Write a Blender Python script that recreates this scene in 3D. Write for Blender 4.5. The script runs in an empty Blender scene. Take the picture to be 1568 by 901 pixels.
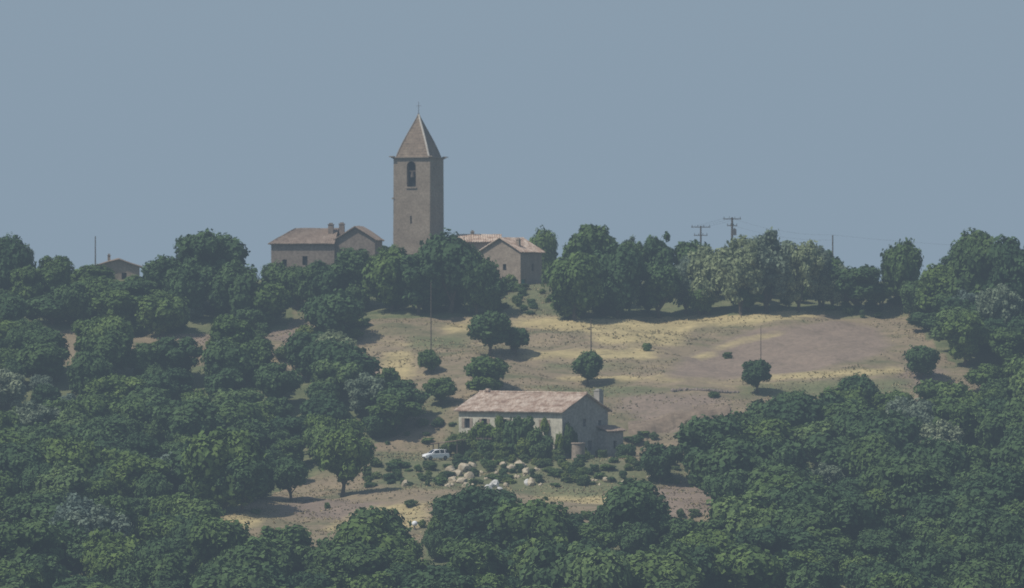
import bpy, math, random
import numpy as np
from mathutils import Vector, Matrix, noise as mnoise
random.seed(7); rng=np.random.default_rng(7)
S=bpy.context.scene
COL=S.collection
# ------------------------------------------------------------------ terrain
_py=[-30000,-2000,-60,0,30,100,300,600,650,700,745,770,786,796,820,828,833,845,865,885,905,920,932,945,970,1050,1300,2500,30000]
_pz=[-60,-20,-2,-2,-6,-25,-60,-52,-47,-39.4,-32.5,-29.8,-28.6,-25.4,-24.9,-21.2,-18.9,-15.2,-10.5,-5.8,-2.0,0.8,2.2,1.5,-3,-20,-60,-70,-70]
_fy=np.arange(-100,1400,0.5); _fz=np.interp(_fy,_py,_pz)
k=np.hanning(9);k/=k.sum(); _fz2=np.convolve(np.pad(_fz,4,mode='edge'),k,mode='valid')
def T(x,y):
    x=np.asarray(x,float); y=np.asarray(y,float)
    wob=1.6*np.sin(x*0.031+1.0)+0.9*np.sin(x*0.083+2)
    pad=np.exp(-(((x-0)/26.)**4))*np.exp(-(((y-806)/16.)**4))
    yy=y+wob*2.2*(1-pad)
    inside=(yy>-90)&(yy<1390)
    z=np.where(inside,np.interp(yy,_fy,_fz2),np.interp(yy,_py,_pz))
    n=0.45*np.sin(x*0.19+y*0.07)+0.35*np.sin(x*0.11-y*0.16+1.3)+0.18*np.sin(x*0.55+y*0.4)+0.12*np.sin(x*0.9-y*0.7+2)
    n=n+0.22*np.tanh(3*np.sin(2*np.pi*(y+4*np.sin(x*0.045)+1.2*np.sin(x*0.13))/12.5))*np.clip((y-835)/8,0,1)*np.clip((908-y)/8,0,1)
    far=np.clip((y-500)/100,0,1)
    return z+n*(1-pad)*far
def Tz(x,y): return float(T(x,y))
F=8000.0
def sheet(x,y,z): # bearing / elevation of a point seen from the viewpoint hill
    return 784+F*x/y, 450.5-F*z/y
_ys=np.arange(640,936,0.25)
def site(u,v):
    xs=(u-784)/F*_ys
    p=450.5-F*T(xs,_ys)/_ys
    i=np.argmax(p<=v) if (p<=v).any() else len(_ys)-1
    return float(xs[i]),float(_ys[i])
def inpoly(px,py,poly):
    px=np.asarray(px);py=np.asarray(py);r=np.zeros(px.shape,bool)
    n=len(poly);j=n-1
    for i in range(n):
        xi,yi=poly[i];xj,yj=poly[j]
        c=((yi>py)!=(yj>py))&(px<(xj-xi)*(py-yi)/((yj-yi)+1e-9)+xi)
        r^=c;j=i
    return r
# ------------------------------------------------------------------ materials
def mat(name):
    m=bpy.data.materials.new(name);m.use_nodes=True
    nt=m.node_tree;b=nt.nodes['Principled BSDF'];b.inputs['Roughness'].default_value=0.9
    try:b.inputs['Specular IOR Level'].default_value=0.15
    except:pass
    return m,nt,b
def N(nt,t,**kw):
    n=nt.nodes.new(t)
    for a,v in kw.items():
        if a in n.inputs: n.inputs[a].default_value=v
        else: setattr(n,a,v)
    return n
def ramp(nt,fac,stops):
    r=nt.nodes.new('ShaderNodeValToRGB');e=r.color_ramp.elements
    while len(e)<len(stops):e.new(0.5)
    for el,(p,c) in zip(e,stops):
        el.position=p;el.color=(c[0],c[1],c[2],1)
    nt.links.new(fac,r.inputs[0]);return r.outputs[0]
def mix(nt,f,a,b,mode='MIX'):
    m=nt.nodes.new('ShaderNodeMix');m.data_type='RGBA';m.blend_type=mode
    for s,v in ((m.inputs[0],f),(m.inputs[6],a),(m.inputs[7],b)):
        if hasattr(v,'is_linked'): nt.links.new(v,s)
        elif isinstance(v,(int,float)): s.default_value=v
        else: s.default_value=(*v,1)
    return m.outputs[2]
def noisy(name,stops,scale=1.0,detail=6,rough=0.9,bump=0.0,obj=True,dist=0,stretch=(1,1,1),fine=None):
    m,nt,b=mat(name)
    tc=N(nt,'ShaderNodeTexCoord');mp=N(nt,'ShaderNodeMapping');mp.inputs['Scale'].default_value=stretch
    nt.links.new(tc.outputs['Object' if obj else 'Generated'],mp.inputs[0])
    nz=N(nt,'ShaderNodeTexNoise',Scale=scale,Detail=detail,Roughness=0.65,Distortion=dist)
    nt.links.new(mp.outputs[0],nz.inputs['Vector'])
    c=ramp(nt,nz.outputs[0],stops)
    if fine:
        n2=N(nt,'ShaderNodeTexNoise',Scale=fine,Detail=3,Roughness=0.7);nt.links.new(mp.outputs[0],n2.inputs['Vector'])
        g=ramp(nt,n2.outputs[0],[(0.35,(0.78,)*3),(0.65,(1.16,)*3)])
        c=mix(nt,1.0,c,g,'MULTIPLY')
    nt.links.new(c,b.inputs['Base Color']);b.inputs['Roughness'].default_value=rough
    if bump:
        bp=N(nt,'ShaderNodeBump',Strength=bump,Distance=0.1);nt.links.new(nz.outputs[0],bp.inputs['Height']);nt.links.new(bp.outputs[0],b.inputs['Normal'])
    return m
def foliage(name,dark,mid,light,trans=0.25):
    m,nt,b=mat(name)
    tc=N(nt,'ShaderNodeTexCoord');oi=N(nt,'ShaderNodeObjectInfo')
    n1=N(nt,'ShaderNodeTexNoise',Scale=0.55,Detail=3,Roughness=0.6)
    va=N(nt,'ShaderNodeVectorMath',operation='ADD')
    nt.links.new(tc.outputs['Object'],va.inputs[0]);nt.links.new(oi.outputs['Location'],va.inputs[1])
    nt.links.new(va.outputs[0],n1.inputs['Vector'])
    n2=N(nt,'ShaderNodeTexNoise',Scale=3.5,Detail=2);nt.links.new(tc.outputs['Object'],n2.inputs['Vector'])
    c=ramp(nt,n1.outputs[0],[(0.3,dark),(0.5,mid),(0.72,light)])
    g=ramp(nt,n2.outputs[0],[(0.3,(0.85,)*3),(0.7,(1.15,)*3)])
    c=mix(nt,1.0,c,g,'MULTIPLY')
    rr=ramp(nt,oi.outputs['Random'],[(0,(0.62,0.74,0.85)),(0.25,(0.85,0.93,0.98)),(0.5,(1.0,1.04,1.0)),(0.75,(1.2,1.2,0.95)),(0.9,(1.5,1.42,1.0)),(1,(1.6,1.5,1.5))])
    c=mix(nt,1.0,c,rr,'MULTIPLY')
    nt.links.new(c,b.inputs['Base Color'])
    if trans>0:
        tr=N(nt,'ShaderNodeBsdfTranslucent');nt.links.new(c,tr.inputs[0])
        ms=N(nt,'ShaderNodeMixShader');ms.inputs[0].default_value=trans
        nt.links.new(b.outputs[0],ms.inputs[1]);nt.links.new(tr.outputs[0],ms.inputs[2])
        nt.links.new(ms.outputs[0],nt.nodes['Material Output'].inputs[0])
    return m
M_oak=foliage('oak_leaves',(0.042,0.074,0.032),(0.070,0.114,0.044),(0.105,0.156,0.058),0.18)
M_olive=foliage('olive_leaves',(0.12,0.155,0.115),(0.165,0.205,0.15),(0.21,0.25,0.18))
M_shrub=foliage('shrub_leaves',(0.06,0.088,0.035),(0.095,0.135,0.05),(0.15,0.185,0.07))
M_vine=foliage('vine_leaves',(0.10,0.15,0.035),(0.15,0.21,0.05),(0.22,0.27,0.07))
M_core=foliage('inner_foliage_shade',(0.022,0.04,0.02),(0.032,0.055,0.026),(0.044,0.07,0.032),0.0)  # crown cores darker than the leaves: shade inside the crown put into colour
M_ocore=foliage('inner_olive_shade',(0.06,0.078,0.055),(0.08,0.10,0.07),(0.10,0.12,0.085),0.0)  # same painted inner shade for the olive crowns
M_bark=noisy('bark',[(0.3,(0.05,0.04,0.03)),(0.7,(0.13,0.105,0.08))],4)
M_stone=noisy('tower_stone',[(0.25,(0.185,0.148,0.115)),(0.5,(0.25,0.203,0.158)),(0.75,(0.31,0.258,0.205))],0.35,8,bump=0.3,fine=2.6)
M_stone2=noisy('rubble_stone',[(0.25,(0.20,0.16,0.125)),(0.5,(0.29,0.235,0.185)),(0.75,(0.37,0.31,0.245))],0.6,8,bump=0.4,fine=2.6)
M_plaster=noisy('old_plaster',[(0.3,(0.26,0.25,0.22)),(0.7,(0.35,0.335,0.30))],0.5,6,fine=2)
M_vwall=noisy('village_wall',[(0.3,(0.19,0.15,0.125)),(0.7,(0.26,0.215,0.18))],0.5,6,fine=2)
M_earth=noisy('bare_earth',[(0.3,(0.15,0.11,0.078)),(0.55,(0.21,0.16,0.115)),(0.75,(0.26,0.205,0.145))],0.35,8,bump=0.6,fine=1.3)
M_cream=noisy('lime_plaster',[(0.3,(0.36,0.34,0.27)),(0.55,(0.5,0.47,0.38)),(0.75,(0.6,0.57,0.47))],0.6,7,fine=2.5)
M_tile=noisy('roof_tiles',[(0.25,(0.19,0.125,0.09)),(0.42,(0.32,0.225,0.17)),(0.53,(0.44,0.345,0.275)),(0.72,(0.60,0.51,0.43))],0.9,8,bump=0.3,fine=3.0)
M_tileold=noisy('old_roof_tiles',[(0.25,(0.16,0.115,0.09)),(0.5,(0.25,0.19,0.15)),(0.8,(0.35,0.28,0.225))],0.8,8,bump=0.3,fine=3)
M_spire=noisy('spire_tiles',[(0.25,(0.15,0.115,0.085)),(0.5,(0.215,0.165,0.125)),(0.8,(0.28,0.225,0.17))],0.9,8,bump=0.4,fine=2.5)
M_mortar=noisy('pale_mortar',[(0.3,(0.40,0.37,0.33)),(0.7,(0.54,0.51,0.46))],2)
M_dark=noisy('interior_shade',[(0.3,(0.012,0.014,0.018)),(0.7,(0.022,0.026,0.032))],1)  # near-black panes behind openings paint the shade of the hollow inside
M_wood=noisy('weathered_wood',[(0.3,(0.07,0.055,0.045)),(0.7,(0.13,0.105,0.085))],3)
M_shutter=noisy('grey_shutter',[(0.3,(0.10,0.105,0.11)),(0.7,(0.15,0.155,0.16))],3)
M_teal=noisy('teal_paint',[(0.3,(0.05,0.24,0.22)),(0.7,(0.07,0.3,0.27))],3)
M_rock=noisy('limestone',[(0.3,(0.27,0.22,0.15)),(0.5,(0.42,0.355,0.255)),(0.75,(0.56,0.50,0.39))],0.8,7,bump=0.6)
M_rockw=noisy('white_limestone',[(0.3,(0.42,0.41,0.385)),(0.75,(0.64,0.63,0.60))],0.9,7,bump=0.5)
M_white=noisy('white_car_paint',[(0.3,(0.74,0.75,0.76)),(0.7,(0.8,0.8,0.8))],1,rough=0.3)
M_glass=noisy('car_glass',[(0.3,(0.02,0.025,0.03)),(0.7,(0.035,0.04,0.05))],1,rough=0.1)
M_rubber=noisy('rubber',[(0.3,(0.015,)*3),(0.7,(0.03,)*3)],4)
M_metal=noisy('grey_metal',[(0.3,(0.10,0.10,0.105)),(0.7,(0.16,0.16,0.165))],3,rough=0.6)
M_lamp=noisy('red_plastic',[(0.3,(0.3,0.03,0.02)),(0.7,(0.35,0.04,0.03))],3)
# ground
def ground_mat():
    m,nt,b=mat('hillside_ground')
    tc=N(nt,'ShaderNodeTexCoord');at=N(nt,'ShaderNodeVertexColor',layer_name='zones')
    sep=N(nt,'ShaderNodeSeparateColor');nt.links.new(at.outputs[0],sep.inputs[0])
    mp=N(nt,'ShaderNodeMapping');mp.inputs['Scale'].default_value=(0.3,1.0,1.0);nt.links.new(tc.outputs['Object'],mp.inputs[0])
    nA=N(nt,'ShaderNodeTexNoise',Scale=0.13,Detail=8,Roughness=0.68,Distortion=0.5);nt.links.new(mp.outputs[0],nA.inputs['Vector'])
    nB=N(nt,'ShaderNodeTexNoise',Scale=0.4,Detail=7,Roughness=0.72);nt.links.new(mp.outputs[0],nB.inputs['Vector'])
    nC=N(nt,'ShaderNodeTexNoise',Scale=1.0,Detail=4,Roughness=0.75);nt.links.new(tc.outputs['Object'],nC.inputs['Vector'])
    base=ramp(nt,nA.outputs[0],[(0.34,(0.115,0.115,0.062)),(0.44,(0.18,0.152,0.092)),(0.52,(0.225,0.175,0.118)),(0.60,(0.25,0.20,0.125)),(0.70,(0.35,0.285,0.155))])
    def masked(s,lo,hi):
        a=N(nt,'ShaderNodeMath',operation='MULTIPLY_ADD');nt.links.new(nB.outputs[0],a.inputs[0]);a.inputs[1].default_value=0.9;
        nt.links.new(s,a.inputs[2])
        r=N(nt,'ShaderNodeMapRange');nt.links.new(a.outputs[0],r.inputs[0]);r.inputs[1].default_value=lo;r.inputs[2].default_value=hi
        return r.outputs[0]
    gold=ramp(nt,nB.outputs[0],[(0.3,(0.29,0.235,0.12)),(0.7,(0.44,0.36,0.19))])
    soil=ramp(nt,nB.outputs[0],[(0.3,(0.19,0.145,0.114)),(0.7,(0.235,0.18,0.14))])
    green=ramp(nt,nB.outputs[0],[(0.3,(0.07,0.088,0.042)),(0.5,(0.115,0.13,0.062)),(0.72,(0.185,0.172,0.095))])
    c=mix(nt,masked(sep.outputs[0],0.75,1.25),base,soil)
    c=mix(nt,masked(sep.outputs[1],0.75,1.15),c,gold)
    c=mix(nt,masked(sep.outputs[2],0.75,1.2),c,green)
    g=ramp(nt,nC.outputs[0],[(0.33,(0.8,0.82,0.78)),(0.5,(1,1,1)),(0.68,(1.17,1.15,1.1))])
    c=mix(nt,1.0,c,g,'MULTIPLY')
    nt.links.new(c,b.inputs['Base Color'])
    bp=N(nt,'ShaderNodeBump',Strength=0.6,Distance=0.3);nt.links.new(nC.outputs[0],bp.inputs['Height']);nt.links.new(bp.outputs[0],b.inputs['Normal'])
    return m
M_ground=ground_mat()
# ------------------------------------------------------------------ object helpers
def mesh(name,V,Fc,mats,mi=None,smooth=False):
    me=bpy.data.meshes.new(name);me.from_pydata([tuple(map(float,v)) for v in V],[],Fc)
    for m in (mats if isinstance(mats,(list,tuple)) else [mats]):me.materials.append(m)
    if mi is not None: me.polygons.foreach_set('material_index',np.asarray(mi,dtype=np.int32))
    if smooth: me.polygons.foreach_set('use_smooth',[True]*len(me.polygons))
    me.update();return me
def obj(name,me,parent=None,loc=(0,0,0),rot=0,scale=None):
    o=bpy.data.objects.new(name,me);COL.objects.link(o);o.location=loc;o.rotation_euler=(0,0,rot)
    if scale is not None:o.scale=scale if hasattr(scale,'__len__') else (scale,)*3
    if parent:o.parent=parent
    return o
def empty(name,loc=(0,0,0),rot=0):
    o=bpy.data.objects.new(name,None);COL.objects.link(o);o.location=loc;o.rotation_euler=(0,0,rot);o.empty_display_size=0.5;return o
class MB:
    def __init__(s):s.V=[];s.F=[];s.I=[]
    def add(s,V,F,i=0):
        o=len(s.V);s.V+=list(V);s.F+=[tuple(o+a for a in f) for f in F];s.I+=[i]*len(F)
    def box(s,a,b,i=0):
        x0,y0,z0=a;x1,y1,z1=b
        s.add([(x0,y0,z0),(x1,y0,z0),(x1,y1,z0),(x0,y1,z0),(x0,y0,z1),(x1,y0,z1),(x1,y1,z1),(x0,y1,z1)],
              [(3,2,1,0),(4,5,6,7),(0,1,5,4),(1,2,6,5),(2,3,7,6),(3,0,4,7)],i)
    def tube(s,pts,rad,n=7,i=0):
        pts=[Vector(p) for p in pts];o=len(s.V)
        for k,p in enumerate(pts):
            d=(pts[min(k+1,len(pts)-1)]-pts[max(k-1,0)]).normalized()
            a=d.orthogonal().normalized();b=d.cross(a)
            r=rad[k] if hasattr(rad,'__len__') else rad
            for q in range(n):
                t=2*math.pi*q/n;s.V.append(tuple(p+a*r*math.cos(t)+b*r*math.sin(t)))
        for k in range(len(pts)-1):
            for q in range(n):
                s.F.append((o+k*n+q,o+k*n+(q+1)%n,o+(k+1)*n+(q+1)%n,o+(k+1)*n+q));s.I.append(i)
        s.F.append(tuple(o+(len(pts)-1)*n+q for q in range(n)));s.I.append(i)
        s.F.append(tuple(o+q for q in reversed(range(n))));s.I.append(i)
    def mesh(s,name,mats,smooth=False):return mesh(name,s.V,s.F,mats,s.I,smooth)
def wall(mb,p0,p1,z0,z1,ops=(),depth=0.3,mi=0,di=1,arch=()):
    """wall panel from p0 to p1 (outside is to the right of p0->p1), ops=(u0,u1,z0,z1)"""
    p0=Vector((*p0,0));p1=Vector((*p1,0));L=(p1-p0).length;u=(p1-p0)/L;nrm=Vector((u.y,-u.x,0))
    us=sorted({0,L,*[o[0] for o in ops],*[o[1] for o in ops]});zs=sorted({z0,z1,*[o[2] for o in ops],*[o[3] for o in ops]})
    P=lambda a,z,d=0:tuple(p0+u*a-nrm*d+Vector((0,0,z)))
    for a,b in zip(us,us[1:]):
        for c,d in zip(zs,zs[1:]):
            if any(o[0]<=(a+b)/2<=o[1] and o[2]<=(c+d)/2<=o[3] for o in ops):continue
            mb.add([P(a,c),P(b,c),P(b,d),P(a,d)],[(0,1,2,3)],mi)
    for k,o in enumerate(ops):
        a,b,c,d=o[:4]
        for q in ([(a,c),(b,c)],[(b,c),(b,d)],[(b,d),(a,d)],[(a,d),(a,c)]):
            (a1,c1),(b1,d1)=q
            mb.add([P(a1,c1),P(b1,d1),P(b1,d1,depth),P(a1,c1,depth)],[(3,2,1,0)],mi)
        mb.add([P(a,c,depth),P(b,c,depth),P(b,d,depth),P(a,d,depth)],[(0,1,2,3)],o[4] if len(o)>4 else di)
        if k in arch:
            r=(b-a)/2;cx=(a+b)/2;n=6
            for sgn in(-1,1):
                corner=P(cx+sgn*r,d,-0.003)
                pts=[P(cx+sgn*r*math.cos(t*math.pi/2/n),d-r+r*math.sin(t*math.pi/2/n),-0.003) for t in range(n+1)]
                for t in range(n):mb.add([corner,pts[t],pts[t+1]],[(0,1,2)],mi)
def roof(name,quads,m,parent,amp=0.05,pitch=0.42,th=0.16):
    mb=MB()
    for e0,e1,r1,r0 in quads:
        e0,e1,r1,r0=map(Vector,(e0,e1,r1,r0));L=(e1-e0).length;H=((r0-e0).length+(r1-e1).length)/2
        nu=max(2,int(L/(pitch/4)));nv=max(2,int(H/0.6));nr=(e1-e0).cross(r0-e0)
        if nr.length<1e-6:nr=(e1-e0).cross(r1-e0)
        nr.normalize();
        if nr.z<0:nr=-nr
        V=[]
        for j in range(nv+1):
            for i in range(nu+1):
                a=i/nu;b=j/nv
                p=e0.lerp(e1,a).lerp(r0.lerp(r1,a),b)
                w=amp*math.cos(2*math.pi*a*L/pitch)+0.12*mnoise.noise(p*0.35)+0.03*mnoise.noise(p*2.3)
                V.append(tuple(p+nr*w))
        Fc=[(j*(nu+1)+i,j*(nu+1)+i+1,(j+1)*(nu+1)+i+1,(j+1)*(nu+1)+i) for j in range(nv) for i in range(nu)]
        mb.add(V,Fc)
    o=obj(name,mb.mesh(name,m),parent);md=o.modifiers.new('t','SOLIDIFY');md.thickness=th;md.offset=-1
    return o
# ------------------------------------------------------------------ terrain mesh
xs=np.concatenate([[-30000,-12000,-5000,-2500,-1200,-700,-450,-300,-220],np.arange(-170,170.1,1.25),[220,300,450,700,1200,2500,5000,12000,30000]])
ys=np.concatenate([[-30000,-12000,-5000,-2000,-800,-300,-100,-50,0,30,60,100,150,200,300,400,500,560,600],np.arange(625,965,1.0),[975,990,1010,1050,1100,1200,1300,1500,2500,5000,12000,30000]])
X,Y=np.meshgrid(xs,ys);Z=T(X,Y)
fine=np.array([mnoise.noise(Vector((a*0.35,b*0.35,0))) for a,b in zip(X.ravel(),Y.ravel())]).reshape(X.shape)
Z=Z+fine*0.12*((np.abs(X)<171)&(Y>620)&(Y<966))
nx,ny=len(xs),len(ys)
V=np.stack([X.ravel(),Y.ravel(),Z.ravel()],1)
Fc=[(j*nx+i,j*nx+i+1,(j+1)*nx+i+1,(j+1)*nx+i) for j in range(ny-1) for i in range(nx-1)]
gm=mesh('hillside',V,Fc,M_ground,smooth=True)
U,W=784+F*X/np.maximum(Y,1),450.5-F*Z/np.maximum(Y,1)
soilP=[[(1150,503),(1290,490),(1355,505),(1372,530),(1330,552),(1230,572),(1100,582),(1010,578),(1050,545)],[(960,632),(1120,625),(1130,645),(1000,668)],[(400,490),(470,500),(470,530),(400,520)],[(270,505),(330,505),(330,530),(270,530)],[(1370,560),(1450,560),(1450,600),(1370,590)],[(560,560),(610,560),(600,600),(560,600)],[(440,760),(600,770),(560,800),(420,790)],[(800,870),(900,870),(900,910),(800,910)],[(1000,740),(1130,740),(1130,780),(1000,800)],[(940,600),(1120,605),(1110,625),(940,630)]]
goldP=[[(780,488),(1230,474),(1260,486),(1100,502),(860,508),(780,502)],[(790,536),(1010,534),(1010,550),(790,552)],[(680,495),(760,495),(760,514),(680,514)],[(580,535),(640,540),(640,580),(580,592)],[(850,574),(1050,577),(1050,586),(850,584)],[(560,775),(660,770),(660,810),(480,815)],[(820,742),(960,748),(960,775),(820,768)],[(340,780),(420,790),(380,815),(340,812)],[(1200,503),(1110,523),(1050,550),(1080,554),(1130,530),(1215,510)],[(900,508),(1060,505),(1050,530),(900,528)],[(1150,575),(1380,560),(1390,575),(1150,584)]]
greenP=[[(-200,380),(440,380),(440,495),(-200,500)],[(450,380),(860,380),(860,484),(450,490)],[(560,690),(640,690),(700,715),(860,715),(1070,700),(1070,735),(900,765),(560,745)],[(1120,586),(1400,576),(1400,605),(1120,614)],[(640,800),(1100,800),(1100,900),(640,900)],[(680,640),(950,640),(960,720),(680,720)],[(860,380),(1700,380),(1700,476),(1290,490),(1200,468),(860,488)],[(620,515),(720,510),(720,535),(620,535)],[(820,554),(1000,557),(980,568),(820,568)],[(780,590),(960,590),(1080,598),(900,612)],[(640,590),(700,590),(690,640),(640,640)]]
def msk(Ps):
    r=np.zeros(X.shape)
    for p in Ps:r=np.maximum(r,inpoly(U,W,p).astype(float))
    for _ in range(3):
        r=(r+np.roll(r,1,0)+np.roll(r,-1,0)+np.roll(r,1,1)+np.roll(r,-1,1))/5
    return r
forest_polys=[
 [(-420,570),(90,560),(200,565),(340,560),(480,580),(560,600),(625,655),(600,672),(540,690),(470,735),(400,765),(330,795),(320,875),(640,880),(660,835),(700,835),(760,850),(830,880),(860,862),(960,850),(1090,860),(1125,830),(1095,765),(1075,735),(1130,700),(1180,680),(1200,657),(1290,650),(1400,655),(1450,630),(1470,600),(1990,600),(1990,1250),(-420,1250)],
 [(1405,500),(1460,560),(1990,620),(1990,440),(1440,440)],
 [(-420,440),(130,450),(450,462),(440,505),(330,512),(200,510),(90,505),(-420,500)],
 [(-420,500),(60,498),(40,570),(-420,575)],
 [(470,452),(740,452),(755,484),(560,488),(470,480)],
 [(850,450),(1260,440),(1265,472),(1100,484),(860,490)],
]
gaps=[(655,880,35,16),(865,890,30,16),(1480,585,26,8),(105,540,34,14),(300,545,30,12),(430,540,32,14)]
fm=np.zeros(X.shape,bool)
for p in forest_polys:fm|=inpoly(U,W,p)
fm|=(Y<640)|(np.abs(X)>170)
G=np.maximum(msk(greenP)*0.7,fm*1.0);Rr=msk(soilP);Gg=msk(goldP)
ca=gm.color_attributes.new('zones','FLOAT_COLOR','POINT')
buf=np.stack([Rr.ravel()*.85,Gg.ravel()*.75,G.ravel(),np.ones(X.size)],1).astype(np.float32)
ca.data.foreach_set('color',buf.ravel())
obj('hillside',gm)
# ------------------------------------------------------------------ trees
import bmesh
bm=bmesh.new();bmesh.ops.create_icosphere(bm,subdivisions=2,radius=1);ICV=np.array([v.co[:] for v in bm.verts]);ICF=[tuple(v.index for v in f.verts) for f in bm.faces];bm.free()
def make_tree(name,seed,W=8,H=8,trunk=1.8,nb=26,leafm=None,corem=None,lsize=0.34,dens=38,br=(0.9,1.7),droop=0,rough=0.42):
    r=np.random.default_rng(seed);Hc=H-trunk
    mb=MB();cz=trunk+Hc/2
    lean=r.normal(0,0.25,2)
    sq=r.uniform(0.8,1.0)
    blobs=[]
    for i in range(nb):
        d=r.normal(size=3);d/=np.linalg.norm(d);rad=r.uniform(0.25,1.1)**0.5
        rb=r.uniform(*br)*W/8
        c=np.array([d[0]*(W/2-rb*0.85)*rad,d[1]*(W/2-rb*0.85)*rad*sq,cz+d[2]*(Hc/2-rb*0.75)*rad])
        if c[2]<cz: c[:2]*=0.9
        blobs.append((c,rb))
    for _ in range(3): blobs.append((np.array([r.normal()*0.4,r.normal()*0.4,cz+r.normal()*0.5])*np.array([W/8,W/8,1]),W*0.2))
    if trunk>0.3:
        top=(lean[0],lean[1],trunk+Hc*0.35);tr=0.035*W
        mb.tube([(0,0,-0.6),(0.05,0,0.1),(lean[0]*0.4,lean[1]*0.4,trunk*0.7),top],[tr*1.5,tr*1.1,tr*0.85,tr*0.4],7,0)
        for c,rb in blobs[:9]:
            st=Vector((lean[0]*0.4,lean[1]*0.4,trunk*0.75));e=Vector(c);m_=st.lerp(e,0.5)+Vector((0,0,-0.1))
            mb.tube([st,m_,e],[tr*0.5,tr*0.3,tr*0.1],5,0)
    for c,rb in blobs:
        dn=1+0.11*r.normal(size=(len(ICV),1))
        VV=ICV*rb*0.76*dn*np.array([1,1,0.85])+c
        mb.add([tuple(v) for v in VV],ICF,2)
    LV=[];
    for c,rb in blobs:
        n=int(dens*rb*rb*4)
        d=r.normal(size=(n,3));d[:,2]+=0.25;d/=np.linalg.norm(d,axis=1)[:,None]
        lump=1+0.14*np.sin(d[:,0]*7+seed)+0.12*np.sin(d[:,1]*8+c[0]*3)
        p=c+d*(rb*r.uniform(0.78,1.14,(n,1))*lump[:,None])*np.array([1,1,0.88])
        nn=d+np.array([0,0,0.15])+rough*r.normal(size=(n,3));nn/=np.linalg.norm(nn,axis=1)[:,None]
        a=np.cross(nn,r.normal(size=(n,3)));a/=np.linalg.norm(a,axis=1)[:,None];b=np.cross(nn,a)
        s=lsize*r.uniform(0.5,1.15,(n,1));e=r.uniform(0.5,0.9,(n,1))
        LV.append(np.stack([p-a*s,p-b*s*e,p+a*s,p+b*s*e],1).reshape(-1,3))
    LV=np.concatenate(LV);o=len(mb.V);nl=len(LV)//4
    mb.V+=[tuple(v) for v in LV];mb.F+=[(o+4*i,o+4*i+1,o+4*i+2,o+4*i+3) for i in range(nl)];mb.I+=[1]*nl
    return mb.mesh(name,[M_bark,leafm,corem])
OAK=[(make_tree('oak_%d'%i,10+i,W=8,H=h,trunk=t,nb=n,leafm=M_oak,corem=M_core,br=b),8,h) for i,(h,t,n,b) in enumerate([(7.6,1.2,22,(0.9,1.8)),(8.4,1.4,34,(0.8,1.5)),(7,1.0,20,(1.0,2.0)),(9,1.3,36,(0.7,1.4)),(8,0.9,40,(0.6,1.3)),(7.4,1.3,18,(1.1,1.9)),(8.8,1.1,28,(0.7,1.7)),(7.2,0.8,24,(0.8,2.0)),(9.5,1.2,30,(0.6,1.6)),(8,1.0,16,(1.0,2.2))])]
LONE=[(make_tree('lone_%d'%i,40+i,W=8,H=8,trunk=1.9,nb=30,leafm=M_oak,corem=M_core,br=(0.6,1.6)),8,8) for i in range(4)]
OLV=[(make_tree('olive_%d'%i,60+i,W=8,H=h,trunk=1.0,nb=40,leafm=M_olive,corem=M_ocore,br=(0.5,1.25),lsize=0.28,dens=40,rough=0.6),8,h) for i,h in enumerate([8.5,7.5,9])]
BUSH=[(make_tree('bush_%d'%i,80+i,W=3,H=2.4,trunk=0,nb=18,leafm=M_shrub,corem=M_core,br=(0.7,1.9),lsize=0.17,dens=90),3,2.4) for i in range(4)]
VINE=[(make_tree('vine_%d'%i,90+i,W=3,H=2.4,trunk=0,nb=16,leafm=M_vine,corem=M_core,br=(0.7,1.8),lsize=0.17,dens=90),3,2.4) for i in range(2)]
DBUSH=[(make_tree('dbush_%d'%i,95+i,W=3,H=2.6,trunk=0,nb=18,leafm=M_oak,corem=M_core,br=(0.8,1.9),lsize=0.2,dens=80),3,2.6) for i in range(3)]
def put(kind,name,x,y,w,h,parent=None,sink=0.15,z=None):
    me,W0,H0=random.choice(kind)
    zz=Tz(x,y)-sink if z is None else z
    return obj(name,me,parent,(x,y,zz),random.uniform(0,6.28),(w/W0,w/W0*random.uniform(0.9,1.1),h/H0))
def tree(kind,name,u,top,base,wpx,parent=None):
    x,y=site(u,base);s=F/y
    put(kind,name,x,y,wpx/s*1.05,(base-top)/s,parent)
# trees standing behind the houses
put(OAK,'oak_tree',5.4,948,6.6,12.0);put(OAK,'oak_tree',-73,950,7,5)
# individually visible trees : bearing, top, foot, crown width
for u,t,b,w in [(12,362,470,80),(50,400,480,70),(85,388,470,66),(110,430,500,70),(255,384,475,80),(290,400,490,80),(322,342,480,108),(355,395,500,84),(400,425,500,80),(150,424,480,80),(205,422,485,80),
  (180,440,510,90),(250,440,515,90),(425,402,470,56),(455,408,475,60),(478,398,480,60),(510,440,525,92),(505,392,480,76),(545,366,470,95),(600,378,478,90),(640,385,482,90),(690,357,480,112),(730,380,482,74),(752,408,484,46),
  (905,338,450,92),(965,362,450,60),(1012,354,450,58),(880,385,490,90),(945,378,488,95),(1010,395,488,85),
  (1312,400,478,84),(1380,361,470,70),(1350,425,475,50),(1495,352,500,92),(1550,362,520,100),(1440,405,500,80),(1405,430,485,60),
  (1010,676,740,72),(1088,660,745,70),(1215,592,655,60),(1295,590,660,90),(1410,524,580,62),
  (530,528,600,100),(605,594,668,88),(595,560,612,40),
  (720,748,838,120),(800,785,860,90),(872,782,860,90),(930,768,850,60),(975,790,860,80)]:
    tree(OAK,'oak_tree',u,t,b,w)
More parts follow.
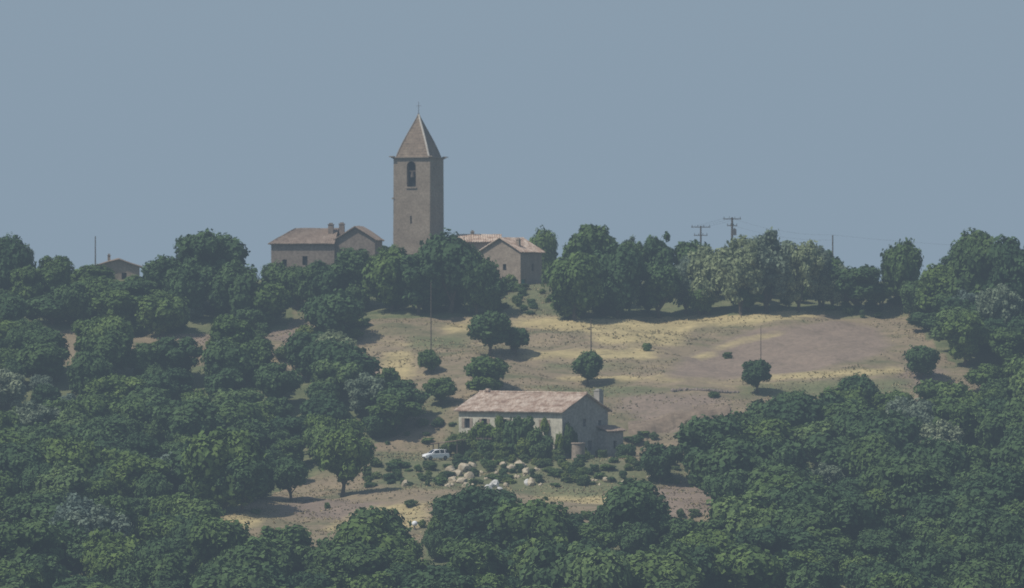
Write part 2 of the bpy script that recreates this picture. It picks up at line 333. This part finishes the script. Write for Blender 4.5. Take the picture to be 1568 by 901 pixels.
for u,t,b,w in [(750,474,546,72),(790,500,546,46),(660,535,573,44),(900,538,592,58),(1160,550,603,54),(525,655,762,92),(370,700,786,90),(446,700,768,72),(750,545,600,80),(676,578,622,60),(740,575,610,60)]:
    tree(LONE,'oak_tree',u,t,b,w)
for u,t,b,w in [(1085,372,480,85),(1135,362,482,85),(1175,346,480,100),(1222,362,478,85),(1255,378,474,55),(1050,392,482,60),(1275,415,474,50),(1295,400,474,40),(1540,395,500,60),(35,370,465,40),(965,358,440,40),(1480,440,520,60),(1530,430,530,70)]:
    tree(OLV,'olive_tree',u,t,b,w)
# forest masses
forest=empty('oak_forest');scrub=empty('scrub')
cx=rng.uniform(-150,150,26000);cy=rng.uniform(560,932,26000);cz=T(cx,cy)
cu,cw=sheet(cx,cy,cz)
ok=np.zeros(len(cx),bool)
for p in forest_polys:ok|=inpoly(cu,cw,p)
for gx_,gy_,ga,gb in gaps: ok&=~((((cu-gx_)/ga)**2+((cw-gy_-25)/(gb+25))**2)<1)
idx=np.where(ok)[0];grid={};nfor=0
for i in idx:
    x,y=cx[i],cy[i];r=5.0+0.9*mnoise.noise(Vector((x*0.05,y*0.05,0)))
    gx,gy=int(x//6),int(y//6);bad=False
    for a in(-1,0,1):
        for b in(-1,0,1):
            for q in grid.get((gx+a,gy+b),()):
                if (q[0]-x)**2+(q[1]-y)**2<r*r:bad=True;break
    if bad:continue
    grid.setdefault((gx,gy),[]).append((x,y));nfor+=1
    u,w_=cu[i],cw[i]
    sc=random.choice([0.55,0.7,0.85,1.0,1.1,1.25,1.45])*random.uniform(0.9,1.1)
    hs=1.0
    if w_<515:
        sc*=0.82
        if u<460: hs=0.7
        if 1260<u<1440: hs=0.6;
    elif w_<700: sc=min(sc,1.2)
    kind=OLV if random.random()<0.035 else OAK
    put(kind,'forest_tree',x,y,8*sc,8*sc**0.85*hs*random.uniform(0.8,1.08),forest,sink=0.5)
print('forest',nfor)
R_=random.uniform
for u,v,w,h in [(x_,y_,R_(1,2.8),R_(0.6,1.6)) for x_,y_ in
   [(R_(560,700),R_(715,750)) for _ in range(34)]+[(R_(880,1070),R_(700,745)) for _ in range(50)]
   +[(R_(760,860),R_(448,482)) for _ in range(18)]+[(R_(560,1300),R_(485,610)) for _ in range(4)]
   +[(R_(590,700),R_(640,690)) for _ in range(12)]+[(R_(1270,1440),R_(450,490)) for _ in range(40)]
   +[(R_(650,1100),R_(780,860)) for _ in range(34)]+[(R_(350,1100),R_(775,860)) for _ in range(20)]+[(R_(940,1120),R_(655,690)) for _ in range(12)]]+[(R_(0,560),R_(500,560),R_(2,4.5),R_(1.4,3)) for _ in range(60)]+[(R_(745,800),R_(436,452),R_(2,3.5),R_(1.2,2.2)) for _ in range(9)]:
    if any(abs(u-g_[0])<g_[2]*.8 and 495<v<545 for g_ in gaps[3:]):continue
    x,y=site(u,v);put(random.choice([BUSH,DBUSH,DBUSH]),'shrub',x,y,w,h,scrub)
# grass tufts
gx=rng.uniform(-60,80,70000);gy=rng.uniform(715,925,70000);gz=T(gx,gy);gu,gw=sheet(gx,gy,gz)
gok=np.ones(len(gx),bool)
for p in forest_polys:gok&=~inpoly(gu,gw,p)
gok&=~inpoly(gu,gw,soilP[0])
gi=np.where(gok)[0][:28000]
Vt=[];Ft=[];It=[]
for i in gi:
    dens=mnoise.noise(Vector((gx[i]*0.05,gy[i]*0.2,3)))
    if dens<-0.05+random.uniform(-.2,.2):continue
    c=(gx[i],gy[i],gz[i]);hh=random.uniform(0.08,0.26)
    mi=0 if random.random()<0.5+dens else (1 if random.random()<0.7 else 2)
    for q in range(4):
        t=random.uniform(0,6.28);dx,dy=math.cos(t)*0.12,math.sin(t)*0.12;lx,ly=random.uniform(-.25,.25),random.uniform(-.25,.25)
        o=len(Vt);Vt+=[(c[0]-dx,c[1]-dy,c[2]-0.05),(c[0]+dx,c[1]+dy,c[2]-0.05),(c[0]+lx,c[1]+ly,c[2]+hh)];Ft.append((o,o+1,o+2));It.append(mi)
Mg=[noisy('straw_grass',[(0.3,(0.30,0.245,0.135)),(0.7,(0.40,0.33,0.185))],0.3),noisy('dry_weeds',[(0.3,(0.20,0.165,0.105)),(0.7,(0.26,0.21,0.14))],0.3),noisy('green_weeds',[(0.3,(0.10,0.115,0.055)),(0.7,(0.15,0.155,0.08))],0.3)]
obj('dry_grass',mesh('dry_grass',Vt,Ft,Mg,It))
# eroded earth bank below the field
rows=[];nb_=90
for i in range(nb_+1):
    t=i/nb_;u=962+156*t;v=660-28*t+2.5*math.sin(t*7)
    x,y=site(u,v);h=(0.75+0.5*mnoise.noise(Vector((t*5,0,0))))*math.sin(math.pi*min(1,max(0,t)))**0.5
    j=0.5*mnoise.noise(Vector((t*7,3,0)))
    zt=max(Tz(x,y)+h,Tz(x,y+1.5)+.1*h)
    rows.append([(x,y-2.4+j,Tz(x,y-2.4)-.25),(x,y-1.3+j,Tz(x,y-1.3)+h*.35),(x,y-.5+j,Tz(x,y-.5)+h*.85),(x,y+.4,zt),(x,y+2.2,max(zt,Tz(x,y+2.2)+.04)),(x,y+5.5,Tz(x,y+5.5)-.15)])
Vb=[p for r in rows for p in r];Fb=[(i*6+j,(i+1)*6+j,(i+1)*6+j+1,i*6+j+1) for i in range(nb_) for j in range(5)]
obj('earth_bank',mesh('earth_bank',Vb,Fb,[M_earth],smooth=True))
# ------------------------------------------------------------------ bell tower
th=math.radians(19.5);w=7.0
Yt=935.;sc=F/Yt;bt=empty('church_bell_tower',((641-784)/sc,Yt,2.0),-th)
H=(450.5-244)/sc-2.0;h2=w/2
mb=MB()
zb0,zb1=H-5.0,H-0.5
wall(mb,(-h2,-h2),(h2,-h2),-1.5,H,[(2.55,4.25,zb0,zb1),(3.2,3.5,H-11.6,H-10.2)],0.9,arch=(0,))
wall(mb,(h2,-h2),(h2,h2),-1.5,H)
wall(mb,(h2,h2),(-h2,h2),-1.5,H,[(2.6,4.4,zb0,zb1)],0.9,arch=(0,))
wall(mb,(-h2,h2),(-h2,-h2),-1.5,H,[(2.6,4.4,zb0,zb1)],0.9,arch=(0,))
V2=[]
for v in mb.V:
    t=(H-v[2])/H*0.02-0.01
    n_=mnoise.noise(Vector(v)*0.8)*0.05
    V2.append((v[0]*(1+t)+n_,v[1]*(1+t)+n_,v[2]))
mb.V=V2
obj('shaft',mb.mesh('shaft',[M_stone,M_dark]),bt)
mb=MB();mb.box((-1.1,-h2-0.14,zb0-0.3),(0.9,-h2-0.06,zb0));mb.box((-h2-0.12,-0.9,zb0-0.3),(-h2-0.04,0.9,zb0));mb.box((-h2-.25,-h2-.1,H-7.2),(-h2+.1,-h2+.3,H-6.9))
obj('belfry_sill',mb.mesh('sill',[M_stone]),bt)
mb=MB();mb.box((-.8,-h2+.42,zb0+2.7),(.7,-h2+.6,zb0+2.9));mb.tube([(-.05,-h2+.5,zb0+2.7),(-.05,-h2+.5,zb0+2.2),(-.05,-h2+.5,zb0+1.7)],[.15,.28,.4],10)
obj('bell',mb.mesh('bell',[M_wood]),bt)
mb=MB();mb.box((-h2-0.12,-h2-0.12,H),(h2+0.12,h2+0.12,H+0.16));mb.box((-h2-0.34,-h2-0.34,H+0.16),(h2+0.34,h2+0.34,H+0.32))
for a in(-1,1):
    for b in(-1,1):
        cx_,cy_=a*(h2+0.2),b*(h2+0.2);mb.box((cx_-0.42,cy_-0.42,H+0.32),(cx_+0.42,cy_+0.42,H+0.48))
obj('cornice',mb.mesh('cornice',[M_stone]),bt)
sh=(450.5-176)/sc-2.0-H-0.3
sp=MB();lv=16;hb=h2*0.88
prof=[(hb*((1-t)*(1+0.07*math.sin(math.pi*t))) ,H+0.32+sh*t) for t in [i/lv for i in range(lv)]]+[(0.04,H+0.32+sh)]
for (ra,za),(rb_,zb_) in zip(prof,prof[1:]):
    ra2=ra+0.05
    A=[(-ra2,-ra2,za),(ra2,-ra2,za),(ra2,ra2,za),(-ra2,ra2,za)];B=[(-rb_,-rb_,zb_),(rb_,-rb_,zb_),(rb_,rb_,zb_),(-rb_,rb_,zb_)]
    sp.add(A+B,[(0,1,5,4),(1,2,6,5),(2,3,7,6),(3,0,4,7),(3,2,1,0)])
obj('spire',sp.mesh('spire',[M_spire]),bt)
mb=MB()
for a,b in((-1,-1),(1,-1),(1,1),(-1,1)):
    mb.tube([(a*(r_+0.04),b*(r_+0.04),z_) for r_,z_ in prof],[0.17 if (a,b)==(1,-1) else .1]*len(prof),6,0 if (a,b)==(1,-1) else 1)
obj('spire_hips',mb.mesh('hips',[M_mortar,M_spire]),bt)
mb=MB();zt=H+0.3+sh;mb.tube([(0,0,zt-0.2),(0,0,zt+2.3)],[0.07,0.04],5);mb.tube([(-0.45,0,zt+1.6),(0.45,0,zt+1.6)],0.04,5);mb.tube([(0,0,zt),(0,0,zt+0.3)],[0.2,0.12],7)
obj('cross',mb.mesh('cross',[M_metal]),bt)
# ------------------------------------------------------------------ village buildings
def chimney(parent,x,y,z0,z1,w_=0.7,m=M_stone2):
    mb=MB();mb.box((x-w_/2,y-w_/2,z0),(x+w_/2,y+w_/2,z1-0.35));mb.box((x-w_/2-.08,y-w_/2-.08,z1-0.35),(x+w_/2+.08,y+w_/2+.08,z1-0.22));mb.box((x-w_/3,y-w_/3,z1-0.22),(x+w_/3,y+w_/3,z1))
    obj('chimney',mb.mesh('chimney',[m]),parent)
vh=empty('village_house',(-42.6,924,1.5),-0.12)
L,D,E,Rg=11.3,9,7.4,10.2
mb=MB();wall(mb,(0,0),(L,0),-2,E,[(5.6,6.5,3.6,5.2),(2,2.8,3.3,4.6)]);wall(mb,(L,0),(L,D),-2,E);wall(mb,(L,D),(0,D),-2,E);wall(mb,(0,D),(0,0),-2,E,[(4,5,3.2,4.6)])
mb.box((-0.12,-0.12,E-0.25),(L,0-0.01,E))
obj('walls',mb.mesh('walls',[M_vwall,M_dark]),vh)
o_=0.5
roof('roof',[((-o_,-o_,E),(L+0.1,-o_,E),(L+0.1,D/2,Rg),(3.6,D/2,Rg)),((L+.1,D+o_,E),(-o_,D+o_,E),(3.6,D/2,Rg),(L+.1,D/2,Rg)),((-o_,D+o_,E),(-o_,-o_,E),(3.6,D/2-.01,Rg),(3.6,D/2+.01,Rg))],M_tileold,vh)
chimney(vh,10.2,3.2,Rg-1.5,Rg+0.9,0.9,M_vwall);chimney(vh,12.0,4.2,Rg-1.5,Rg+1.0,0.9,M_vwall)
wx0,wx1,Ew,Aw=L+0.02,18.4,8.2,10.5
mb=MB();wall(mb,(wx0,1),(wx1,1),-2,Ew,[(3,3.8,4,5.3)]);wall(mb,(wx1,1),(wx1,10),-2,Ew);wall(mb,(wx1,10),(wx0,10),-2,Ew);wall(mb,(wx0,10),(wx0,1),-2,Ew)
xm=(wx0+wx1)/2;mb.add([(wx0,1,Ew),(wx1,1,Ew),(xm,1,Aw)],[(0,1,2)]);mb.add([(wx1,10,Ew),(wx0,10,Ew),(xm,10,Aw)],[(0,1,2)])
obj('wing_walls',mb.mesh('wing_walls',[M_vwall,M_dark]),vh)
roof('wing_roof',[((wx0-.3,10.3,Ew-.1),(wx0-.3,0.6,Ew-.1),(xm,0.6,Aw+.05),(xm,10.3,Aw+.05)),((wx1+.4,0.6,Ew-.12),(wx1+.4,10.3,Ew-.12),(xm,10.3,Aw+.05),(xm,0.6,Aw+.05))],M_tileold,vh)
pr=empty('stone_presbytery',(1.5,921,0.6),-math.radians(30))
L,D=8.2,7.6;E,Ap=7.0,9.4
mb=MB();wall(mb,(-L,0),(0,0),-2,E,[(4.6,5.3,3.6,4.7)]);wall(mb,(0,0),(0,D),-2,E,[(0.3,2.0,0.2,2.0,2),(4,4.8,3.5,4.7)]);wall(mb,(0,D),(-L,D),-2,E);wall(mb,(-L,D),(-L,0),-2,E)
mb.add([(-L,0,E),(0,0,E),(-L/2,0,Ap)],[(0,1,2)]);mb.add([(0,D,E),(-L,D,E),(-L/2,D,Ap)],[(0,1,2)])
obj('walls',mb.mesh('walls',[M_stone2,M_dark,M_teal]),pr)
roof('roof',[((.45,-.4,E-.2),(.45,D+.4,E-.2),(-L/2,D+.4,Ap+.05),(-L/2,-.4,Ap+.05)),((-L-.45,D+.4,E-.2),(-L-.45,-.4,E-.2),(-L/2,-.4,Ap+.05),(-L/2,D+.4,Ap+.05))],M_tile,pr)
chimney(pr,-1.6,2.0,E,Ap-0.1,0.6)
nv=empty('village_barn',(-9.5,931,1.5),0.05)
mb=MB();L,D,E,Rg=7.5,7,7.9,9.2
wall(mb,(0,0),(L,0),-2,E,[(3,3.8,4,5)]);wall(mb,(L,0),(L,D),-2,E);wall(mb,(L,D),(0,D),-2,E);wall(mb,(0,D),(0,0),-2,E)
for x_ in(0,L):mb.add([(x_,0,E),(x_,D,E),(x_,D/2,Rg)],[(0,1,2)])
obj('walls',mb.mesh('walls',[M_stone2,M_dark]),nv)
roof('roof',[((-.3,-.4,E-.1),(L+.3,-.4,E-.1),(L+.3,D/2,Rg),(-.3,D/2,Rg)),((L+.3,D+.4,E-.1),(-.3,D+.4,E-.1),(-.3,D/2,Rg),(L+.3,D/2,Rg))],M_tile,nv)
chimney(nv,2.6,D/2,Rg-.5,Rg+.7,0.6)
lh=empty('ridge_cottage',(-74.5,930,1.4),0.1)
mb=MB();L,D,E,Ap=8.2,7,3.6,4.9
wall(mb,(0,0),(L,0),-2,E,[(2,2.9,1.2,2.4),(5,5.9,1.2,2.4)]);wall(mb,(L,0),(L,D),-2,E);wall(mb,(L,D),(0,D),-2,E);wall(mb,(0,D),(0,0),-2,E)
mb.add([(0,0,E),(L,0,E),(L*.55,0,Ap)],[(0,1,2)])
obj('walls',mb.mesh('walls',[M_stone2,M_dark]),lh)
roof('roof',[((-.6,D,E-.1),(-.6,-.5,E-.1),(L*.55,-.5,Ap+.05),(L*.55,D,Ap+.05)),((L+.5,-.5,E-.1),(L+.5,D,E-.1),(L*.55,D,Ap+.05),(L*.55,-.5,Ap+.05))],M_tileold,lh)
chimney(lh,2.8,2,E,Ap+0.9,0.5)
mb=MB();wall(mb,(-2.8,1),(-.02,1),-2,2.7);wall(mb,(-.02,1),(-.02,5),-2,2.7);wall(mb,(-.02,5),(-2.8,5),-2,2.7);wall(mb,(-2.8,5),(-2.8,1),-2,2.7);obj('annex_walls',mb.mesh('aw',[M_vwall]),lh)
roof('annex_roof',[((-3.2,5.3,2.5),(-3.2,0.6,2.5),(-.03,.6,3.5),(-.03,5.3,3.5))],M_tileold,lh)
# ------------------------------------------------------------------ farmhouse
th=math.radians(38);fh=empty('stone_farmhouse',(7.7,802,-25.15),-th)
L,D,E,Ap=20.3,11.7,7.1,9.75
mb=MB()
ops=[(1.2,2.2,4.3,5.8),(4.6,5.6,4.2,5.8),(8.6,9.6,4.2,5.8),(12.6,13.6,4.2,5.8),(16.4,17.4,4.2,5.8),(2.6,3.8,.2,2.5),(6.5,8.2,.2,2.6),(11,12.4,.2,2.6),(15,16.6,.2,2.6)]
wall(mb,(-L,0),(0,0),-1.6,E,ops,0.35)
wall(mb,(0,0),(0,D),-1.6,E,[(5.3,6.1,4.7,5.9,2),(9.2,10.0,4.4,5.6,2),(6.6,7.6,0.9,2.5,2),(9.6,10.6,0.9,2.6,2),(1.8,2.6,0.6,1.8,2)],0.2)
wall(mb,(0,D),(-L,D),-1.6,E);wall(mb,(-L,D),(-L,0),-1.6,E,[(5,6,4,5.3)])
mb.add([(0,0,E),(0,D,E),(0,D/2,Ap)],[(0,1,2)],0);mb.add([(-L,D,E),(-L,0,E),(-L,D/2,Ap)],[(0,1,2)],0)
for k_ in range(len(mb.I)):
    f=mb.F[k_]
    if mb.I[k_]==0 and all(abs(mb.V[q][1])<1e-4 for q in f):mb.I[k_]=3
obj('walls',mb.mesh('walls',[M_plaster,M_dark,M_shutter,M_cream]),fh)
mb=MB()
for (a,b,c,d) in ops[:5]:
    mb.box((-L+a-0.55,-0.07,c),(-L+a-0.03,-0.02,d));mb.box((-L+b+0.03,-0.07,c),(-L+b+0.55,-0.02,d))
obj('shutters',mb.mesh('shutters',[M_stone2]),fh)
roof('roof',[((-L-.5,-.6,E-.12),(.4,-.6,E-.12),(.4,D/2,Ap+.08),(-L-.5,D/2,Ap+.08)),((.4,D+.6,E-.12),(-L-.5,D+.6,E-.12),(-L-.5,D/2,Ap+.08),(.4,D/2,Ap+.08))],M_tile,fh,amp=0.06)
mb=MB();mb.tube([(-L-.5+i*(L+.9)/24,D/2,Ap+.12+.07*mnoise.noise(Vector((i*.9,0,0)))) for i in range(25)],.16,6)
obj('ridge_tiles',mb.mesh('ridge',[M_tile]),fh)
chimney(fh,-1.0,10.6,E,Ap+0.7,1.05,M_plaster);chimney(fh,-L+1.2,D/2,Ap-.4,Ap+.6,.8,M_tile)
mb=MB();wall(mb,(0.01,9),(2.0,9),-1.6,4.0);wall(mb,(2.0,9),(2.0,13),-1.6,4.0,[(1.5,2.3,1.2,2.4)]);wall(mb,(2.0,13),(.01,13),-1.6,4.0);wall(mb,(.01,13),(.01,9),-1.6,4.0)
obj('annex_walls',mb.mesh('aw',[M_plaster,M_dark]),fh)
roof('annex_roof',[((2.4,8.7,4.0),(2.4,13.3,4.0),(0.03,13.3,4.8),(0.03,8.7,4.8))],M_tileold,fh)
pg=MB()
for x_ in(-14,-10.5,-7,-3.5):pg.box((x_-.12,-3.2,-1.0),(x_+.12,-2.96,2.7))
pg.box((-14.3,-3.22,2.7),(-3.2,-2.94,2.9))
for i in range(12):
    x_=-14+i*0.95;pg.box((x_-.05,-3.5,2.9),(x_+.05,-0.1,3.02))
obj('pergola',pg.mesh('pergola',[M_wood]),fh)
Rm=Matrix.Rotation(-th,3,'Z')
def loc(x,y):
    v=Rm@Vector((x,y,0));return v.x+7.7,v.y+802
gard=empty('garden_shrubs')
for kind,x_,y_,z_,w_,h_ in [
  (DBUSH,-3.4,-2.6,0,4.0,5.8),(DBUSH,-5.4,-2.6,0,4.6,6.9),(DBUSH,-7.6,-2.6,0,4.4,6.2),(DBUSH,-1.6,-2.2,0,3.0,3.9),(BUSH,-9.6,-3,0,3.4,4.1),(BUSH,-4,-4.6,0,3.6,3.2),
  (VINE,-12.8,-1.8,2.4,3.4,2.8),(VINE,-10.6,-2.2,2.3,3.2,2.4),(VINE,-14.8,-1.4,1.4,3.2,4.2),(BUSH,-16.6,-1.2,0,2.8,4.4),(VINE,-8.8,-2.2,2.6,2.6,1.8),
  (VINE,-11.9,-.5,3.2,1.6,3.2),(VINE,-3.0,-.5,3.0,1.5,3.2),
  (BUSH,-18.2,-1.8,0,3,3.8),(BUSH,-20.2,-2,0,3.4,3.3),(BUSH,-13,-4.4,-.4,3.2,2.8),(BUSH,-16,-4.2,-.4,3.4,3),(DBUSH,-11,-5,-.4,3.4,3),(BUSH,-7.6,-5.4,-.6,3.4,2.6),(DBUSH,-13.6,-2.4,0,3,3.4),
  (DBUSH,.6,.9,0,2.1,6.6),(DBUSH,.5,2.2,0,1.6,5.2),(BUSH,1.2,3.6,-.3,2,2.2),(BUSH,.5,-1.6,-.4,2,1.8),(BUSH,1.6,7.4,-.4,1.6,1.3),(VINE,0.1,-.9,0,1.4,4.2),
  (DBUSH,-1.2,-4.2,-.8,3,2.6),(BUSH,1.6,-3.4,-1,2.2,1.7),(BUSH,3.6,1.0,-1,2,1.4),(BUSH,4.4,4.4,-.8,2.2,1.4),(DBUSH,4.8,9,-.5,2.6,2.2),(DBUSH,4.2,12,-.5,2.6,2.6),(DBUSH,-22,-1,0,2.6,2),(BUSH,-20,-4.5,-.4,2.6,1.6)]:
    wx,wy=loc(x_,y_);zz=(Tz(wx,wy)-0.1) if z_<=0 else -25.15+z_
    put(kind,'garden_shrub',wx,wy,w_,h_,gard,z=zz)
for _ in range(80):
    u,v=random.uniform(700,900),random.uniform(702,745);x,y=site(u,v);put(random.choice([BUSH,BUSH,DBUSH]),'garden_shrub',x,y,random.uniform(1,2.6),random.uniform(.6,1.6),gard)
x,y=10.1,796.0
mb=MB();mb.tube([(0,0,-1.5),(0,0,2.5)],[1.08,1.0],20,0);mb.tube([(0,0,2.5),(0,0,2.66)],[1.12,1.1],20,0)
obj('stone_cistern',mb.mesh('cistern',[M_stone2,M_tileold],False),None,(x,y,Tz(x,y)))
cp=empty('carport',(-9.9,806.5,Tz(-9.9,806.5)),-0.25)
mb=MB()
for a in(-1.9,1.9):
    for b in(-1.6,1.6):mb.box((a-.07,b-.07,-.4),(a+.07,b+.07,2.1+(a+1.9)*.12))
obj('posts',mb.mesh('posts',[M_wood]),cp);roof('canopy',[((-2.3,1.9,2.1),(-2.3,-1.9,2.1),(2.3,-1.9,2.75),(2.3,1.9,2.75))],M_tileold,cp,amp=.03,th=.08)
# ------------------------------------------------------------------ car
def car():
    st=[(-2.02,.45,.80,.80,.74),(-1.95,.30,.95,.95,.80),(-1.85,.25,1.02,1.25,.84),(-1.6,.25,1.05,1.55,.86),(-1.1,.25,1.05,1.60,.86),(-.3,.25,1.04,1.62,.87),(.35,.25,1.02,1.54,.87),(1.0,.25,1.0,1.05,.86),(1.5,.25,.94,.94,.83),(1.9,.3,.80,.80,.76),(2.02,.42,.62,.62,.66)]
    mb=MB();rings=[]
    for x_,z0,zb,zt,hw in st:
        c=.66*hw/.87 if zt>zb+.1 else hw*.9
        ring=[(x_,-hw*.9,z0),(x_,-hw,z0+.15),(x_,-hw,zb-.1),(x_,-hw*.97,zb),(x_,-c,max(zt-.02,zb+.005)),(x_,-c*.8,zt+.015),(x_,c*.8,zt+.015),(x_,c,max(zt-.02,zb+.005)),(x_,hw*.97,zb),(x_,hw,zb-.1),(x_,hw,z0+.15),(x_,hw*.9,z0)]
        o=len(mb.V);mb.V+=ring;rings.append((o,zt-zb))
    n=12
    for k_,((a,ha),(b,hb_)) in enumerate(zip(rings,rings[1:])):
        for q in range(n):
            g=0
            if q in(3,7) and ha>.2:g=1
            if q==5 and k_ in(2,6):g=1
            mb.F.append((a+q,b+q,b+(q+1)%n,a+(q+1)%n));mb.I.append(g)
    mb.F.append(tuple(rings[0][0]+q for q in range(n)));mb.I.append(0);mb.F.append(tuple(rings[-1][0]+q for q in reversed(range(n))));mb.I.append(0)
    for x_ in(-1.25,1.28):
        for s_ in(-1,1):
            mb.tube([(x_,s_*.70,.32),(x_,s_*.90,.32)],.33,16,2);mb.tube([(x_,s_*.89,.32),(x_,s_*.91,.32)],.18,12,3)
    for s_ in(-1,1):
        mb.box((1.86,s_*.62-.14,.60),(1.985,s_*.62+.14,.74),3);mb.box((-2.045,s_*.62-.1,.72),(-1.95,s_*.62+.1,.98),4)
        mb.box((.62,s_*.95-.09,.98),(.78,s_*.95+.09,1.12),0)
        for xp in(-.35,-1.2):mb.tube([(xp,s_*.85,1.04),(xp,s_*.67,1.57)],.045,5,0)
    mb.box((-2.05,-.6,.36),(-2.0,.6,.5),2);mb.box((2.0,-.55,.36),(2.04,.55,.5),2)
    return mb.mesh('car',[M_white,M_glass,M_rubber,M_metal,M_lamp])
x,y=site(667,706);c_=obj('parked_car',car(),None,(x,y,Tz(x,y)+.12),math.radians(208))
# ------------------------------------------------------------------ rocks
rk=empty('rockery')
def boulder(u,v,r,m,parent=None):
    x,y=site(u,v);s=random.random()*50
    VV=[]
    for q in ICV:
        p=Vector(q);d=1+.45*mnoise.noise(p*1.1+Vector((s,0,0)))+.15*mnoise.noise(p*3+Vector((s,0,0)));VV.append(tuple(p*d))
    o=obj('boulder',mesh('boulder',VV,ICF,m),parent or rk,(x,y,Tz(x,y)+r*.25),random.uniform(0,6.3),(r*random.uniform(.9,1.25),r,r*random.uniform(.8,1.2)))
    return o
for u,v,r in [(690,722,.7),(700,728,.8),(712,722,1.0),(718,732,.7),(706,740,.8),(728,728,.5),(694,738,.6),(686,746,.5),(722,716,.6),(714,746,.5),(770,714,.5),(782,720,.7),(796,716,.8),(806,726,.7),(820,722,.5),(812,742,.7),(604,730,.6),(620,744,.6),(930,738,.6),(955,742,.5),(766,724,.4)]:
    boulder(u,v,r,M_rock)
for u,v,r in [(757,744,.65),(747,751,.6),(765,753,.6),(756,758,.45),(752,746,.4),(762,760,.4),(808,742,.5)]:boulder(u,v,r,M_rockw)
for _ in range(30):
    boulder(random.uniform(680,850),random.uniform(712,750),random.uniform(.15,.38),M_rock)
for _ in range(22):
    boulder(random.uniform(900,1070),random.uniform(728,745),random.uniform(.12,.3),M_rock)
dw=empty('dry_stone_wall')
for i in range(46):
    boulder(1030+i*2.2,600-2*math.sin(i/9),random.uniform(.2,.36),M_vwall,dw)
x,y=site(635,812)
mb=MB();mb.add([tuple(v*np.array([.42,.42,.4])+np.array([0,0,.9])) for v in ICV],ICF,0);mb.tube([(0,0,-.2),(0,0,.55)],[.1,.08],8,1)
obj('garden_globe_lamp',mb.mesh('globe',[M_white,M_metal]),None,(x,y,Tz(x,y)))
# ------------------------------------------------------------------ poles and wires
def pole(name,u,top,base,r=.11,arms=(),y=None):
    if y is None:x,y=site(u,base)
    else:x=(u-784)/F*y
    s=F/y;z0=Tz(x,y);zt=(450.5-top)/s
    mb=MB();mb.tube([(0,0,-.5),(0,0,zt-z0)],[r*1.3,r*.8],7,0)
    for dz,hw in arms:
        mb.box((-hw,-.07,zt-z0-dz-.07),(hw,.07,zt-z0-dz+.07))
        for q in(-hw*.9,-hw*.3,hw*.3,hw*.9):mb.tube([(q,0,zt-z0-dz+.07),(q,0,zt-z0-dz+.38)],.06,5,1)
    obj(name,mb.mesh(name,[M_wood,M_metal]),None,(x,y,z0));return Vector((x,y,zt))
a=pole('utility_pole',146,362,0,y=926);b=pole('utility_pole',1073,346,0,.17,((.25,1.7),(1.7,1.2)),y=926);c=pole('utility_pole',1121,333,0,.22,((.3,1.6),(1.5,.9)),y=930)
d=pole('utility_pole',1275,360,0,.13,y=928)
pole('utility_pole',660,432,540,.08);pole('utility_pole',905,488,548,.09);pole('utility_pole',1165,500,560,.06)
mb=MB();mb.box((-.35,-.3,0),(.35,.3,1.1));mb.tube([(0,0,1.1),(0,0,1.3)],.12,7)
obj('pole_transformer',mb.mesh('tr',[M_metal]),None,(c.x+.4,c.y-.5,c.z-3.2))
mb=MB()
def wire(p,q,sag):mb.tube([p.lerp(q,t/10)-Vector((0,0,4*sag*(t/10)*(1-t/10))) for t in range(11)],.014,4)
e=Vector((120,945,8))
for off in(-1.3,0,1.3):
    wire(b+Vector((off,0,-.1)),c+Vector((off,0,-.1)),.1)
wire(c-Vector((0,0,.2)),d,.8);wire(c-Vector((0,0,1.4)),d-Vector((0,0,.9)),.8);wire(d,e,1.0)
obj('power_lines',mb.mesh('wires',[M_metal]))
# ------------------------------------------------------------------ haze, sky, sun, camera
hz=bpy.data.materials.new('emissive_haze');hz.use_nodes=True;nt=hz.node_tree;nt.nodes.clear()
out=N(nt,'ShaderNodeOutputMaterial');ab=N(nt,'ShaderNodeVolumeAbsorption');em=N(nt,'ShaderNodeEmission');ad=N(nt,'ShaderNodeAddShader')
dens=0.00026;ab.inputs[0].default_value=(0,0,0,1);ab.inputs[1].default_value=dens
em.inputs[0].default_value=(0.252,0.332,0.415,1);em.inputs[1].default_value=dens  # volume glows evenly in sky colour, imitating light scattered by haze
nt.links.new(ab.outputs[0],ad.inputs[0]);nt.links.new(em.outputs[0],ad.inputs[1]);nt.links.new(ad.outputs[0],out.inputs['Volume'])
mb=MB();mb.box((-31000,-31000,-300),(31000,31000,900));obj('glowing_haze_air',mb.mesh('glowing_haze_air',[hz]))
sd=Vector((-0.88,-0.47,0)).normalized()*math.cos(math.radians(55))+Vector((0,0,math.sin(math.radians(55))))
wd=bpy.data.worlds.new('World');S.world=wd;wd.use_nodes=True;nt=wd.node_tree;bg=nt.nodes['Background']
sk=N(nt,'ShaderNodeTexSky');sk.sky_type='NISHITA';sk.sun_disc=False;sk.sun_elevation=math.radians(55);sk.sun_rotation=math.atan2(sd.x,sd.y)
nt.links.new(sk.outputs[0],bg.inputs[0]);bg.inputs[1].default_value=0.10
ld=bpy.data.lights.new('sun','SUN');ld.energy=5.0;ld.angle=math.radians(.5);ld.color=(1,.945,.85)
lo=bpy.data.objects.new('sun',ld);COL.objects.link(lo);lo.rotation_euler=sd.to_track_quat('Z','Y').to_euler();lo.location=(-300,500,400)
cd=bpy.data.cameras.new('camera');co=bpy.data.objects.new('camera',cd);COL.objects.link(co)
co.rotation_euler=(math.pi/2,0,0);cd.sensor_width=36;cd.lens=F/1568*36;cd.clip_start=1;cd.clip_end=80000
cd.dof.use_dof=True;cd.dof.focus_distance=500;cd.dof.aperture_fstop=0.62
S.camera=co
S.view_settings.view_transform='Standard';S.view_settings.look='None';S.view_settings.exposure=0
